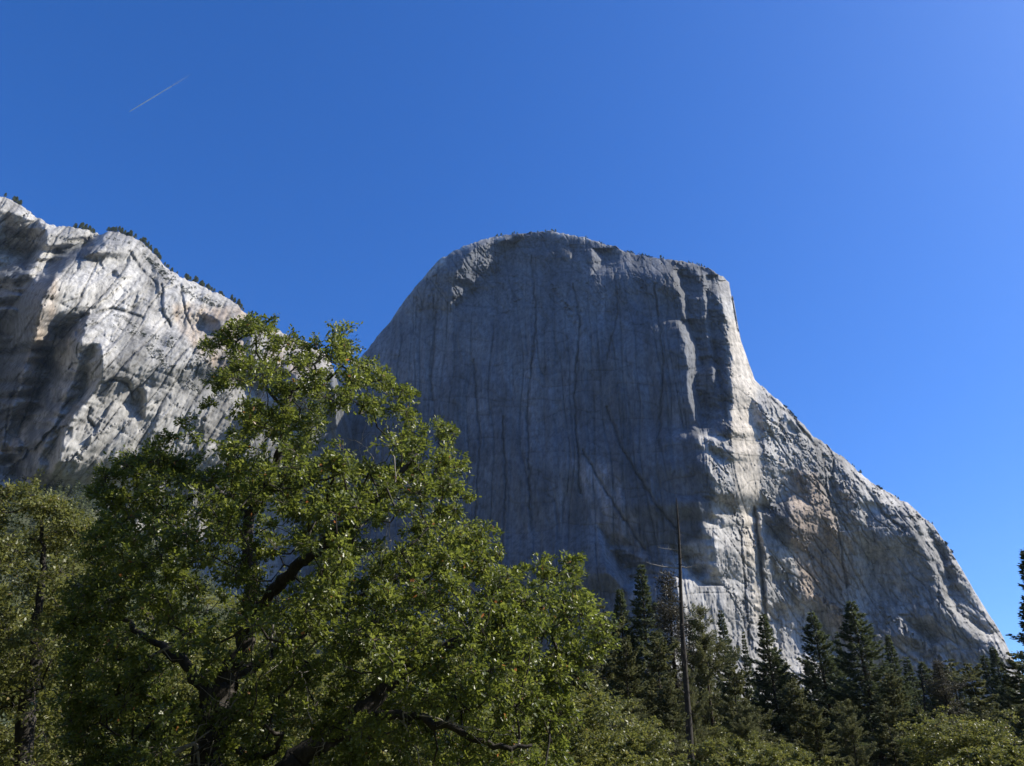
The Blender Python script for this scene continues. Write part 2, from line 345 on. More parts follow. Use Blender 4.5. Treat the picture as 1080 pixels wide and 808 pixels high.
def noise_R(X, Z, px, py, s):
    wx = X + 14 * noise2(X / 60, Z / 90, s + 80)
    nx = np.interp(py, *NOSE)
    face = 1 / (1 + np.exp((px - nx + 20) / 8)) * np.clip((py - 300) / 60, .25, 1) * np.clip(1.2 - (py - 640) / 100, .3, 1)   # the steep left face: smoother, streaked
    prow = np.clip((px - nx) / 4, 0, 1) * np.clip((nx + 34 - px) / 6, 0, 1) * np.clip((640 - py) / 80, 0, 1)
    rough = (1 - face) * (1 - .65 * prow)
    streak = fbm(wx / 26, Z / 260, s, 5, gain=.55)
    st2 = fbm(wx / 9, Z / 120, s + 20, 4, True, .5)
    diag = (X * .86 + Z * .5)
    diag2 = (Z * .86 - X * .5)
    wob = fbm(X / 9, Z / 14, s + 33, 4)
    broken = facets(diag / 46 + .25 * wob, diag2 / 150 + .1 * wob, s + 44, 1.5, .5) * 9 + facets(diag / 22 + .4 * wob, diag2 / 70 + .15 * wob, s + 41, 1.5, .6) * 6 + facets(diag / 10 + .5 * wob, diag2 / 26 + .25 * wob, s + 43, 1.5, .9) * 3.2
    fine = facets(diag / 5, diag2 / 9 + .3 * wob, s + 47, 1.6, 1.2) * 1.5 + fbm(X / 7, Z / 9, s + 60, 3) * 1.1
    big = fbm(X / 110, Z / 170, s + 90, 3) * 16
    wl = X + 9 * noise2(X / 40, Z / 160, s + 81)
    lng = fbm(wl / 34, Z / 900, s + 121, 3) * 5 + facets(wl / 17, Z / 420, s + 123, 1.3, .3) * 2.4 + facets(wl / 6.5, Z / 130 + .2 * wob, s + 125, 1.3, .4) * 1.1
    c1 = crack(wl / 42, Z / 900, s + 61, 12); c2 = crack(wl / 15, Z / 260, s + 63, 10); c3 = crack(diag / 34, diag2 / 140, s + 65, 10); c4 = crack(diag / 13 + .1 * wob, diag2 / 60, s + 67, 8); c5 = crack(X / 160 + Z / 300, Z / 60, s + 69, 14)
    fl = sum(blade(px, py, b, 1.74, 1.9, 14, s + 140 + 3 * i) for i, b in enumerate(BL_R))
    return (fl + lng * face + streak * 1.8 * rough + c1 * (4 * face + 2) + c2 * (1.8 * face + 1) + c3 * (5 * rough + .6) + c4 * 2.2 * rough + c5 * 2 + broken * (rough * .68 + face * .07) + fine * (.15 * face + .45 * rough) + big * (.45 + .3 * rough),
            (.7 - .4 * face) * c1 + .4 * c2 * (.45 - .25 * face) + .6 * c3 * rough + .45 * c4 * rough + .5 * c5)
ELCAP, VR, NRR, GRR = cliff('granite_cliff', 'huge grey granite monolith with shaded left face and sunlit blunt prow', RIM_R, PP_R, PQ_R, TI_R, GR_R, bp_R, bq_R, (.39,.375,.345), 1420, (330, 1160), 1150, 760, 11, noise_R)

RIM_L = [(-260,60),(-140,130),(-60,172),(0,207),(10,210),(20,216),(35,226),(48,235),(60,238),(75,240),(95,243),(105,248),(115,243),(125,245),(140,250),(150,256),(165,270),(175,282),(190,292),(205,298),(220,305),(235,312),(250,320),(258,330),(275,340),(300,352),(325,362),(340,371),(348,378),(352,392),(354,420),(357,470),(361,560),(368,640)]
def bp_L(px, py): return 1.0 + 0 * px
def bq_L(px, py):
    rim = np.interp(px, [a for a, _ in RIM_L], [b for _, b in RIM_L]); d = py - rim
    return .16 + .3 * np.exp(-np.clip(d, 0, None) / 16)
PP_L = [
 (-.35, [(8,222),(20,228),(38,228),(45,236),(40,262),(22,272),(4,262)]),
 (-1.6, [(48,240),(50,262),(30,290),(40,300),(55,275),(62,262),(85,262),(98,250),(113,243),(108,256),(96,270),(70,276),(68,285),(56,290),(48,310),(46,325),(38,350),(32,372),(25,400),(15,430),(2,470),(-20,510),(-40,560),(-40,290),(0,285),(22,275),(36,262)]),
 (2.2, [(60,285),(70,300),(60,335),(48,362),(44,382),(36,410),(24,440),(8,470),(0,500),(-6,500),(10,440),(22,405),(32,370),(40,345),(46,312)]),
 (-1.6, [(98,326),(90,340),(84,366),(80,395),(72,412),(60,440),(46,470),(36,505),(12,505),(5,490),(12,464),(30,434),(40,405),(46,382),(52,364),(64,348)]),
 (.5, [(52,400),(56,402),(52,425),(48,425)]), (.5, [(58,440),(64,440),(50,480),(44,480)]),(.5, [(24,440),(34,446),(20,480),(16,476)]),
 (1.3, [(96,345),(100,366),(92,392),(84,415),(70,440),(62,440),(76,412),(84,385),(88,362)]),
 (-1.5, [(103,366),(109,372),(107,398),(97,418),(84,428),(72,448),(62,478),(54,505),(46,505),(58,464),(72,436),(86,416),(91,392),(96,376)]),
 (-1.2, [(215,328),(224,330),(232,340),(231,352),(217,350)]),
 (-1.0, [(117,283),(124,288),(130,296),(124,294)]),
 (-1.0, [(147,412),(154,414),(152,442),(147,436)]),
 (-1.0, [(258,330),(268,345),(262,372),(256,350)]),
 (-1.2, [(345,394),(372,386),(384,388),(440,520),(440,700),(350,700),(352,470)]),
 (-1.0, [(285,395),(300,388),(312,395),(308,415),(290,420)]),
 (-1.0, [(268,400),(280,404),(285,440),(272,430)]),
]
PQ_L = [(.5, [(140,352),(180,352),(235,390),(246,420),(230,430),(190,405),(150,380)]), (.8, [(150,262),(180,292),(240,325),(232,332),(180,305),(150,278)])]
TI_L = [
 ((.47,.455,.42), .75, [(60,300),(130,270),(180,320),(170,350),(100,330)]),
 ((.44,.36,.28), .7, [(35,300),(60,290),(60,340),(20,470),(0,490),(20,420)]),
 ((.46,.37,.28), .75, [(180,320),(260,325),(262,400),(235,400),(190,350)]),
 ((.45,.36,.28), .5, [(280,350),(345,372),(340,400),(280,390)]),
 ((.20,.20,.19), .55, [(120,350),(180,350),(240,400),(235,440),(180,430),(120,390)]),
 ((.45,.44,.41), .7, [(60,470),(130,440),(140,540),(60,540)]),
 ((.12,.135,.155), .9, [(48,250),(30,290),(40,300),(60,265),(98,252),(96,270),(56,290),(46,325),(38,350),(28,385),(15,430),(-5,480),(-40,560),(-260,560),(-260,290),(0,290)]),  # gully walls painted darker, shade put into the albedo
 ((.14,.15,.165), .8, [(98,326),(84,366),(72,412),(60,440),(36,505),(12,505),(5,490),(30,434),(46,382),(64,348)]),  # second gully, shade painted in the same way
 ((.14,.15,.165), .9, [(340,390),(372,386),(384,388),(440,520),(440,700),(260,700),(330,470)]),  # right end darkened in colour to stand in for its shade
]
GR_L = [([(108,405),(120,400),(134,404),(140,422)], 1.3, 8), ([(95,430),(92,440),(98,450)], 1.2, 7), ([(136,265),(150,285),(166,300)], 1.2, 6), ([(100,330),(120,325),(150,335)], 1.4, 8), ([(20,395),(10,430),(4,470)], 1.0, 8), ([(60,355),(40,400),(22,450)], 1.2, 8), ([(170,300),(172,330),(180,345)], 1.3, 7), ([(190,300),(194,330),(205,350)], 1.1, 6)]
def noise_L(X, Z, px, py, s):
    diag = X * .9 - Z * .42; d2 = Z * .9 + X * .42
    wob = fbm(X / 12, Z / 16, s + 33, 3)
    a = facets(diag / 58 + .12 * wob, d2 / 170 + .08 * wob, s + 41, 1.5, .7) * 17
    b = facets(diag / 21 + .15 * wob, d2 / 62 + .1 * wob, s + 43, 1.5, .8) * 6.5
    c = facets(diag / 8 + .15 * wob, d2 / 21 + .1 * wob, s + 47, 1.5, 1.) * 2.4
    e = facets(X / 4, Z / 6, s + 49, 1.4, 1.2) * .8
    c1 = crack(diag / 46, d2 / 260, s + 61, 10); c2 = crack(diag / 17, d2 / 90, s + 62, 9); c3 = crack(X / 120 + Z / 160, Z / 34 + X / 90, s + 66, 12)
    fl = sum(blade(px, py, b_, 1.3, 1.5, 16, s + 140 + 3 * i, True) for i, b_ in enumerate(BL_L))
    return (fl + .55 * a + .6 * b + .55 * c + e * .6 + fbm(X / 34, Z / 110, s, 3) * 4 + c1 * 6 + c2 * 2.5 + c3 * 3, .7 * c1 + .5 * c2 + .6 * c3)
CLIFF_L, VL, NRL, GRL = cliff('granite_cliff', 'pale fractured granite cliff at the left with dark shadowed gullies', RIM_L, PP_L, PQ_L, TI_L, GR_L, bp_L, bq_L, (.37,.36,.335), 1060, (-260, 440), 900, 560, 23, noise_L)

# ------------------------------------------------------------------ generic tube + leaves
def tube(pts, rad, sides=6):
    pts = np.asarray(pts, float); rad = np.asarray(rad, float); n = len(pts)
    d = np.gradient(pts, axis=0); d /= np.linalg.norm(d, axis=1)[:, None] + 1e-9
    up = np.array([.31, .52, .79]); a = np.cross(d, up); a /= np.linalg.norm(a, axis=1)[:, None] + 1e-9; b = np.cross(d, a)
    th = np.arange(sides) * 2 * np.pi / sides
    V = pts[:, None] + rad[:, None, None] * (np.cos(th)[None, :, None] * a[:, None] + np.sin(th)[None, :, None] * b[:, None])
    i = np.arange(n * sides).reshape(n, sides); j = np.roll(i, -1, 1)
    Q = np.stack([i[:-1], j[:-1], j[1:], i[1:]], -1).reshape(-1, 4)
    return V.reshape(-1, 3), Q
class Bag:
    def __init__(s): s.v = []; s.q = []; s.n = 0
    def add(s, v, q): s.v.append(v); s.q.append(q + s.n); s.n += len(v)
    def tube(s, pts, rad, sides=6): s.add(*tube(pts, rad, sides))
    def build(s, name, m, parent=None, smooth=True): return build(name, np.concatenate(s.v), [np.concatenate(s.q)], m, parent, smooth=smooth)
def unit(a): return a / (np.linalg.norm(a, axis=-1, keepdims=True) + 1e-9)
def leaves(pos, dirs, L, Wd, r, fold=.35, lobed=False):
    """one folded blade per position; returns verts, quads, tint"""
    n = len(pos); d = unit(dirs)
    nn = unit(r.normal(size=(n, 3)) + np.array([0, 0, 1.1])); s = unit(np.cross(d, nn)); u = np.cross(s, d)
    L = L * r.uniform(.65, 1.25, n)[:, None]; w = Wd * r.uniform(.7, 1.2, n)[:, None]
    if not lobed:
        a = pos; b = pos + d * L * .5 + s * w * .5 + u * w * fold * .5; c = pos + d * L; e = pos + d * L * .5 - s * w * .5 + u * w * fold * .5
        V = np.stack([a, b, c, e], 1).reshape(-1, 3); i = np.arange(n)[:, None] * 4
        return V, np.concatenate([i, i + 1, i + 2, i + 3], 1)
    # blade with a shoulder and a drawn-in waist, folded on the midrib
    P = [pos, pos + d*L*.30 + s*w*.50 + u*w*fold*.4, pos + d*L*.52 + s*w*.22 + u*w*fold*.2, pos + d*L*.74 + s*w*.46 + u*w*fold*.4, pos + d*L,
         pos + d*L*.74 - s*w*.46 + u*w*fold*.4, pos + d*L*.52 - s*w*.22 + u*w*fold*.2, pos + d*L*.30 - s*w*.50 + u*w*fold*.4, pos + d*L*.52]
    V = np.stack(P, 1).reshape(-1, 3); i = np.arange(n)[:, None] * 9
    f = lambda *k: np.concatenate([i + q for q in k], 1)
    return V, np.concatenate([f(0, 1, 2, 8), f(8, 2, 3, 4), f(8, 4, 5, 6), f(0, 8, 6, 7)], 0)
def clump_leaves(C, R, per, L, Wd, r, squash=.75, lobed=False):
    n = len(C); k = n * per
    d = unit(r.normal(size=(k, 3))); rad = r.uniform(.15, 1, k) ** .6
    cc = np.repeat(C, per, 0); RR = np.repeat(R, per)
    # several sprays inside each clump so its outline is uneven
    sp = unit(r.normal(size=(n, 7, 3)) + np.array([0, 0, .25])) * r.uniform(.45, 1.15, (n, 7, 1))
    sel = r.integers(0, 7, k); base = sp[np.repeat(np.arange(n), per), sel]
    off = base * (.35 + .65 * r.uniform(0, 1, k)[:, None]) + d * rad[:, None] * .33
    off[:, 2] *= squash
    pos = cc + off * RR[:, None]
    dirs = unit(off) + r.normal(size=(k, 3)) * .8 + np.array([0, 0, -.15])
    V, Q = leaves(pos, dirs, L, Wd, r, lobed=lobed)
    tint = np.clip(np.repeat(r.uniform(.25, .6, n), per) + r.normal(size=k) * .2, 0, 1)
    tint = np.where(r.uniform(size=k) < .006, 1, np.minimum(tint, .96))
    return V, Q, np.repeat(tint, 9 if lobed else 4), sp

def grow(limbs, C, r, twig_r=.008, step=.45, sag=.12):
    """join every clump centre to the nearest wood already grown; returns list of (pts, radii)"""
    P = []; par = []; limb_ids = []; owner = []
    for li, (pts, rad, root) in enumerate(limbs):
        ids = []
        for k in range(len(pts)):
            P.append(np.array(pts[k], float)); par.append(ids[-1] if ids else (root if root is not None else -1)); ids.append(len(P) - 1)
        limb_ids.append(ids); owner += [li] * len(ids)
    base = len(P); order = np.argsort([min(np.linalg.norm(P[j] - c) for j in range(base)) for c in C])
    paths = []; load = np.zeros(base + len(C) * 14)
    arr = np.zeros((base + len(C) * 14, 3)); arr[:base] = P; cnt = base; parent = list(par); inner = base
    for ci in order:
        c = C[ci]; d = np.linalg.norm(arr[:cnt] - c, axis=1); j = int(np.argmin(d))
        n = int(min(12, max(2, math.ceil(d[j] / step)))); a = arr[j]; ids = [j]
        side = r.normal(size=3) * d[j] * .10
        for k in range(1, n + 1):
            t = k / n; p = a + (c - a) * t + side * math.sin(math.pi * t) + np.array([0, 0, -sag * d[j] * math.sin(math.pi * t)]) + r.normal(size=3) * .02 * (k < n)
            arr[cnt] = p; parent.append(ids[-1]); owner.append(owner[j]); ids.append(cnt); cnt += 1
        paths.append(ids); load[ids[-1]] += 1
    for i in range(cnt - 1, -1, -1):
        if parent[i] >= 0 and parent[i] < i: load[parent[i]] += load[i]
    out = []
    for ids in paths:
        rr = twig_r * np.maximum(load[ids], 1) ** .45; rr[0] = rr[1]
        rr = np.minimum.accumulate(rr); rr[-1] *= .6
        out.append((arr[ids], rr, owner[ids[0]]))
    return out

def spot_in(poly, n, r, holes=(), mind=0):
    xs = [a for a, _ in poly]; ys = [b for _, b in poly]; out = []
    while len(out) < n:
        x = r.uniform(min(xs), max(xs), 4000); y = r.uniform(min(ys), max(ys), 4000)
        ok = inside(x, y, poly)
        for hp, k in holes: ok &= ~(inside(x, y, hp) & (r.uniform(size=4000) < k))
        out += list(zip(x[ok], y[ok]))
    return np.array(out[:n])

# ------------------------------------------------------------------ the large oak
def smooth_line(pts, n=5):
    pts = np.array(pts, float); out = []
    m = len(pts)
    for i in range(m - 1):
        p0, p1, p2, p3 = pts[max(i-1, 0)], pts[i], pts[i+1], pts[min(i+2, m-1)]
        for k in range(n):
            t = k / n; out.append(.5 * ((2*p1) + (-p0+p2)*t + (2*p0-5*p1+4*p2-p3)*t*t + (-p0+3*p1-3*p2+p3)*t**3))
    out.append(pts[-1]); return np.array(out)
def px_line(spec, n=5):
    return smooth_line([[*W(a, b, y)] for a, b, y in spec], n)
def big_oak(name, label, limb_specs, base, poly, holes, ncl, per, yc, yd, dead, seed, mat_leaf, leaf=(.095, .055), rcl=(.30, .55), lobed=True, extra=()):
    r = np.random.default_rng(seed); root = empty(name, base); root_loc = np.array(base)
    tag(root, label, 'tree')
    inv = -root_loc
    limbs = []; bags = []
    for k, (spec, r0, r1) in enumerate(limb_specs):
        pts = px_line(spec); pts = pts + r.normal(size=pts.shape) * .035
        if k == 0 or spec[0][1] > 850: pts[0][2] = -.2
        rad = np.linspace(r0, r1, len(pts)) * (1 + .08 * r.normal(size=len(pts)))
        if k == 0: rad[:4] *= [1.5, 1.25, 1.1, 1.03]
        b = Bag(); b.tube(pts + inv, rad, 12); bags.append(b); limbs.append((pts, rad, None))
    S2 = spot_in(poly, ncl, r, holes)
    # distance to the outline sets how deep the crown is there
    dd = polydist(S2[:, 0], S2[:, 1], list(poly) + [poly[0]])
    half = yd * np.sqrt(np.clip(dd / 110, .03, 1)); Yd = yc + r.uniform(-1, 1, ncl) * half
    C = np.array([W(a, b_, y) for (a, b_), y in zip(S2, Yd)])
    C = C[C[:, 2] > .8]
    for (a, b_, y, s_) in extra: C = np.concatenate([C, W(a, b_, y)[None] + r.normal(size=(6, 3)) * s_], 0)
    R = r.uniform(rcl[0], rcl[1], len(C))
    for pts, rr, li in grow(limbs, C, r): bags[li].tube(pts + inv, rr, 4)
    for k, b in enumerate(bags): b.build('trunk' if k == 0 else 'limb', M_BARK, root)
    V, Q, t, sp = clump_leaves(C + inv, R, per, leaf[0], leaf[1], r, lobed=lobed)
    cr = build('crown', V, [Q], mat_leaf, root, {'tint': t})
    tw = Bag()
    for c, q, s_ in zip(C + inv, R, sp):
        for e in s_:
            m_ = c + e * q * .5 + r.normal(size=3) * .03; tw.tube([c, m_, c + e * q * [1, 1, .75]], [.008, .006, .003], 3)
    tw.build('twig', M_TWIG, cr)
    for spec, r0 in dead:
        pts = px_line(spec, 6); pts = pts + r.normal(size=pts.shape) * .012
        b = Bag(); b.tube(pts + inv, np.linspace(r0, r0 * .35, len(pts)), 6)
        for k in range(len(pts) // 3):                       # short side spurs
            i = r.integers(2, len(pts) - 1); e = r.normal(size=3) * [.35, .2, .35]; p = pts[i] + inv
            b.tube([p, p + e * .5 + r.normal(size=3) * .05, p + e + r.normal(size=3) * .08], [r0 * .4, r0 * .3, r0 * .12], 4)
        o = b.build('dead_branch', M_DEAD, root); tag(o, 'bleached bare dead branch')
    return root

OAK_POLY = [(78,612),(88,560),(100,522),(112,500),(130,486),(150,480),(168,462),(186,452),(200,446),(206,430),(224,420),(222,395),(208,388),(212,362),(236,356),(250,340),(266,334),(290,338),(312,352),(330,360),(348,346),(362,352),(374,374),(396,384),(412,398),(430,410),(436,428),(452,440),(470,450),(484,462),(488,484),(478,500),(492,520),(500,545),(520,562),(532,582),(552,592),(575,588),(598,586),(610,600),(620,622),(628,645),(640,670),(628,690),(610,704),(596,730),(590,770),(590,850),(90,850),(70,760),(60,680)]
OAK_HOLES = [([(340,425),(380,430),(412,440),(420,470),(400,492),(360,486),(336,466)], .97), ([(205,392),(250,400),(262,440),(250,470),(225,462),(205,440)], .72), ([(305,372),(345,378),(352,400),(322,412),(306,396)], .85),
 ([(262,402),(290,404),(296,430),(270,440)], .7), ([(400,545),(440,540),(445,580),(415,590)], .3), ([(448,560),(500,545),(540,590),(520,610)], .15), ([(205,600),(250,560),(310,560),(335,600),(300,690),(262,740),(262,850),(190,850),(190,720)], .5), ([(90,690),(330,660),(420,740),(590,760),(590,850),(90,850)], .45),
 ([(355,385),(375,380),(395,420),(370,415)], .4)]
OAK_LIMBS = [
 ([(226,905,17),(222,850,17),(221,800,17),(228,755,17),(236,722,17)], .36, .29),
 ([(232,735,17),(246,700,17.1),(260,668,17.2),(264,630,17.3),(262,590,17.4),(264,545,17.5),(284,508,17.5),(298,470,17.4),(302,430,17.3),(303,408,17.2)], .23, .05),
 ([(258,672,17.2),(276,640,16.7),(300,610,16.2),(330,585,15.7),(370,548,15.3),(410,515,15.2),(440,480,15.4)], .17, .04),
 ([(236,722,17),(262,706,17.6),(290,688,18.2),(330,660,18.8),(380,630,19.2),(440,600,19.5)], .14, .035),
 ([(282,905,15.6),(302,815,15.7),(335,788,15.8),(372,762,16),(400,730,16.2),(435,700,16.4),(475,680,16.5),(520,662,16.7),(570,640,16.9)], .25, .05),
 ([(372,762,16),(420,752,15.6),(470,765,15.2),(520,785,15),(560,790,15)], .10, .03),
 ([(224,745,17),(205,712,17.3),(185,690,17.6),(160,678,18),(130,655,18.6),(100,630,19)], .14, .035),
 ([(303,420,17.2),(318,404,17.1),(332,388,17),(340,372,17),(352,358,17)], .05, .02),
 ([(300,432,17.3),(284,415,17.5),(274,385,17.6),(268,352,17.6)], .05, .02),
 ([(264,545,17.5),(230,520,17.9),(195,500,18.3),(160,492,18.6)], .09, .03),
 ([(228,758,17),(250,792,16.4),(285,798,16.0),(300,775,15.8)], .07, .03)]
OAK_DEAD = [([(286,655,15.4),(288,668,15.4),(286,678,15.4),(298,686,15.3),(312,702,15.2),(322,722,15.2),(325,752,15.3)], .028),
 ([(286,676,15.4),(268,705,15.5),(248,740,15.7),(228,772,15.9),(218,812,16)], .022),
 ([(325,752,15.3),(334,770,15.4),(342,786,15.4),(330,800,15.5),(334,830,15.5)], .014),
 ([(182,796,15.6),(200,786,15.7),(208,790,15.8),(212,830,15.9)], .045),
 ([(160,692,15.9),(180,682,15.9),(200,676,16.1),(212,672,16.3)], .026),
 ([(410,470,14.9),(418,500,14.9),(410,540,14.8),(412,575,14.9)], .016),
 ([(396,700,14.6),(424,700,14.5),(430,720,14.5),(424,738,14.5),(412,744,14.6)], .016),
 ([(425,745,14.5),(428,766,14.5),(440,790,14.5),(444,830,14.6)], .018),
 ([(440,752,14.6),(470,760,14.6),(495,768,14.7),(540,775,14.8)], .014),
 ([(360,372,16.2),(372,392,16.3),(390,398,16.4)], .010), ([(366,462,16.6),(384,470,16.5),(396,490,16.4),(404,510,16.4)], .010),
 ([(268,350,16.8),(284,378,16.9),(300,400,16.9)], .011), ([(206,790,15.8),(210,765,15.8),(232,768,15.8)], .012),
 ([(395,515,14.8),(408,560,14.8),(400,600,14.8)], .010), ([(420,500,14.8),(440,520,14.8),(452,536,14.9)], .010)]
b0 = W(222, 800, 17)
big_oak('oak_tree', 'large green oak with dark forked trunk filling the lower left foreground', OAK_LIMBS, (b0[0], 17, 0), OAK_POLY, OAK_HOLES, 1250, 150, 17, 4.2, OAK_DEAD, 5, M_OAK, rcl=(.26, .50))
LO_POLY = [(-120,560),(-60,530),(-10,520),(20,512),(45,508),(60,520),(78,540),(92,548),(112,560),(120,600),(122,680),(118,850),(-120,850)]
LO_LIMBS = [([(20,905,23),(24,800,23),(30,740,23),(36,700,23)], .28, .2), ([(36,700,23),(40,640,23),(44,590,23),(42,545,23)], .16, .03), ([(34,710,23),(0,660,22.6),(-40,620,22.4)], .13, .03), ([(36,700,23),(70,660,23.4),(95,620,24)], .10, .03)]
b1 = W(20, 800, 23)
big_oak('oak_tree', 'grey green oak at the left edge beside the large oak', LO_LIMBS, (b1[0], 23, 0), LO_POLY, [([(-120,640),(120,640),(120,850),(-120,850)], .3)], 430, 150, 23, 3.0,
        [([(92,520,21.5),(98,505,21.4),(104,492,21.4),(100,478,21.4)], .014), ([(62,640,21.2),(80,655,21.2),(95,680,21.3)], .014)], 9, M_OAK2, leaf=(.12, .07), rcl=(.4, .75), lobed=False)

# ------------------------------------------------------------------ copies
def kids(o): return [c for c in bpy.data.objects if c.parent == o]
def copy_tree(src, loc, rz, sc, label, group=None):
    c = src.copy(); COL.objects.link(c); c.location = loc; c.rotation_euler = (0, 0, rz); c.scale = (sc[0], sc[0], sc[1]) if isinstance(sc, tuple) else (sc,) * 3
    c['label'] = label
    if group: c['group'] = group
    for k in KID[src.name]:
        d = k.copy(); COL.objects.link(d); d.parent = c
        for g in KID.get(k.name, []): e = g.copy(); COL.objects.link(e); e.parent = d
    return c
KID = {}
def reg(o):
    KID[o.name] = kids(o)
    for k in KID[o.name]: KID[k.name] = kids(k)

def broadleaf(H, Rw, ncl, per, seed, m, leaf, name='broadleaf_tree'):
    r = np.random.default_rng(seed); root = empty(name)
    tb = Bag(); pts = np.array([[0, 0, -.2], [.05, 0, H * .12], [.0, .1, H * .25], [.1, 0, H * .45], [0, .05, H * .8]]); tb.tube(smooth_line(pts, 4), np.linspace(.2, .04, 17) * H / 7, 8)
    tag(root, 'x', 'bush' if name == 'bush' else 'tree')
    d = unit(r.normal(size=(ncl, 3))); d[:, 2] = np.where(d[:, 2] < -.4, -d[:, 2] * .6, d[:, 2])
    lump = 1 + .22 * np.sin(3 * np.arctan2(d[:, 1], d[:, 0]) + seed) + .12 * np.sin(5 * d[:, 2] + seed * 2)
    C = d * (r.uniform(.3, 1, (ncl, 1)) ** .45) * lump[:, None] * [Rw, Rw, H * .47] + [0, 0, H * .52]
    C = C[C[:, 2] > .3]; R = r.uniform(.07, .13, len(C)) * H
    tp = smooth_line(pts, 4)
    for p, rr, _ in grow([(tp, None, None)], C, r, .012, H * .08): tb.tube(p, rr, 4)
    tb.build('trunk', M_BARK, root)
    V, Q, t, _ = clump_leaves(C, R, per, leaf, leaf * .58, r)
    build('crown', V, [Q], m, root, {'tint': t}); reg(root)
    return root
BL = [broadleaf(7, 3.4, 170, 130, 31, M_OAK2, .17), broadleaf(7, 3.9, 170, 130, 32, M_OAK2, .17)]
def ground_at(px, Y): return float(W(px, 700, Y)[0])
BU = broadleaf(3.2, 2.6, 110, 150, 35, M_OAK2, .13, 'bush')
bg = [ # px, top py, Y, scale-x, label
 (-20,600,38,1.2,'pale olive broadleaf tree low at the left edge behind the grey green oak'),
 (95,640,34,1.1,'olive broadleaf tree behind the left part of the large oak'),
 (185,668,30,1.0,'olive broadleaf tree seen just left of the oak trunk'),
 (300,672,32,1.1,'olive broadleaf tree seen just right of the oak trunk'),
 (385,690,28,.9,'sunlit broadleaf tree low behind the leaning oak limb'),
 (470,700,31,1.1,'olive broadleaf tree low below the right half of the oak'),
 (560,700,36,1.15,'olive broadleaf tree behind the right lower edge of the oak'),
 (650,742,46,1.15,'rounded bright green bush left of the bare snag at the bottom'),
 (752,764,92,1.1,'low green bush behind the foot of the bare snag'),
 (800,776,62,1.2,'low green bush at the bottom between snag and tall firs'),
 (1010,748,64,1.3,'rounded yellow green oak at the bottom right below the conifers'),
 (240,640,44,1.5,'broad olive tree far behind the oak trunk'),
 (430,660,46,1.5,'broad olive tree far behind the right limb of the oak')]
for k, (px, py, Y, sx, lab) in enumerate(bg):
    p = W(px, py, Y); h = p[2] / 7.2; sx = sx * 1.1; sc = (max(h, .55) * sx * .95, h)
    src = BL[k % 2]
    if k < 2:
        src.location = (p[0], Y, 0); src.scale = (sc[0], sc[0], sc[1]); src['label'] = lab; src['group'] = 'broadleaf trees and bushes behind the oak'
    else: copy_tree(src, (p[0], Y, 0), k * 1.3, sc, lab, 'broadleaf trees and bushes behind the oak')

bushes = [(600,786,34),(640,778,40),(676,794,44),(775,784,50),(820,792,44),(1060,780,44),(1085,790,40),(30,775,26),(100,785,26),(165,790,26),(280,788,26),(350,785,26),(440,788,26),(520,785,28),(-30,770,28)]
for k, (px, py, Y) in enumerate(bushes):
    p = W(px, py, Y); h = p[2] / 3.2; sc = (h * 1.25, h); lab = 'low leafy bush in the undergrowth along the bottom of the view'
    if k == 0: o = BU; o.location = (p[0], Y, 0); o.scale = (sc[0], sc[0], sc[1]); o['label'] = lab; o['group'] = 'bushes in the undergrowth'
    else: copy_tree(BU, (p[0], Y, 0), k * 1.7, sc, lab, 'bushes in the undergrowth')

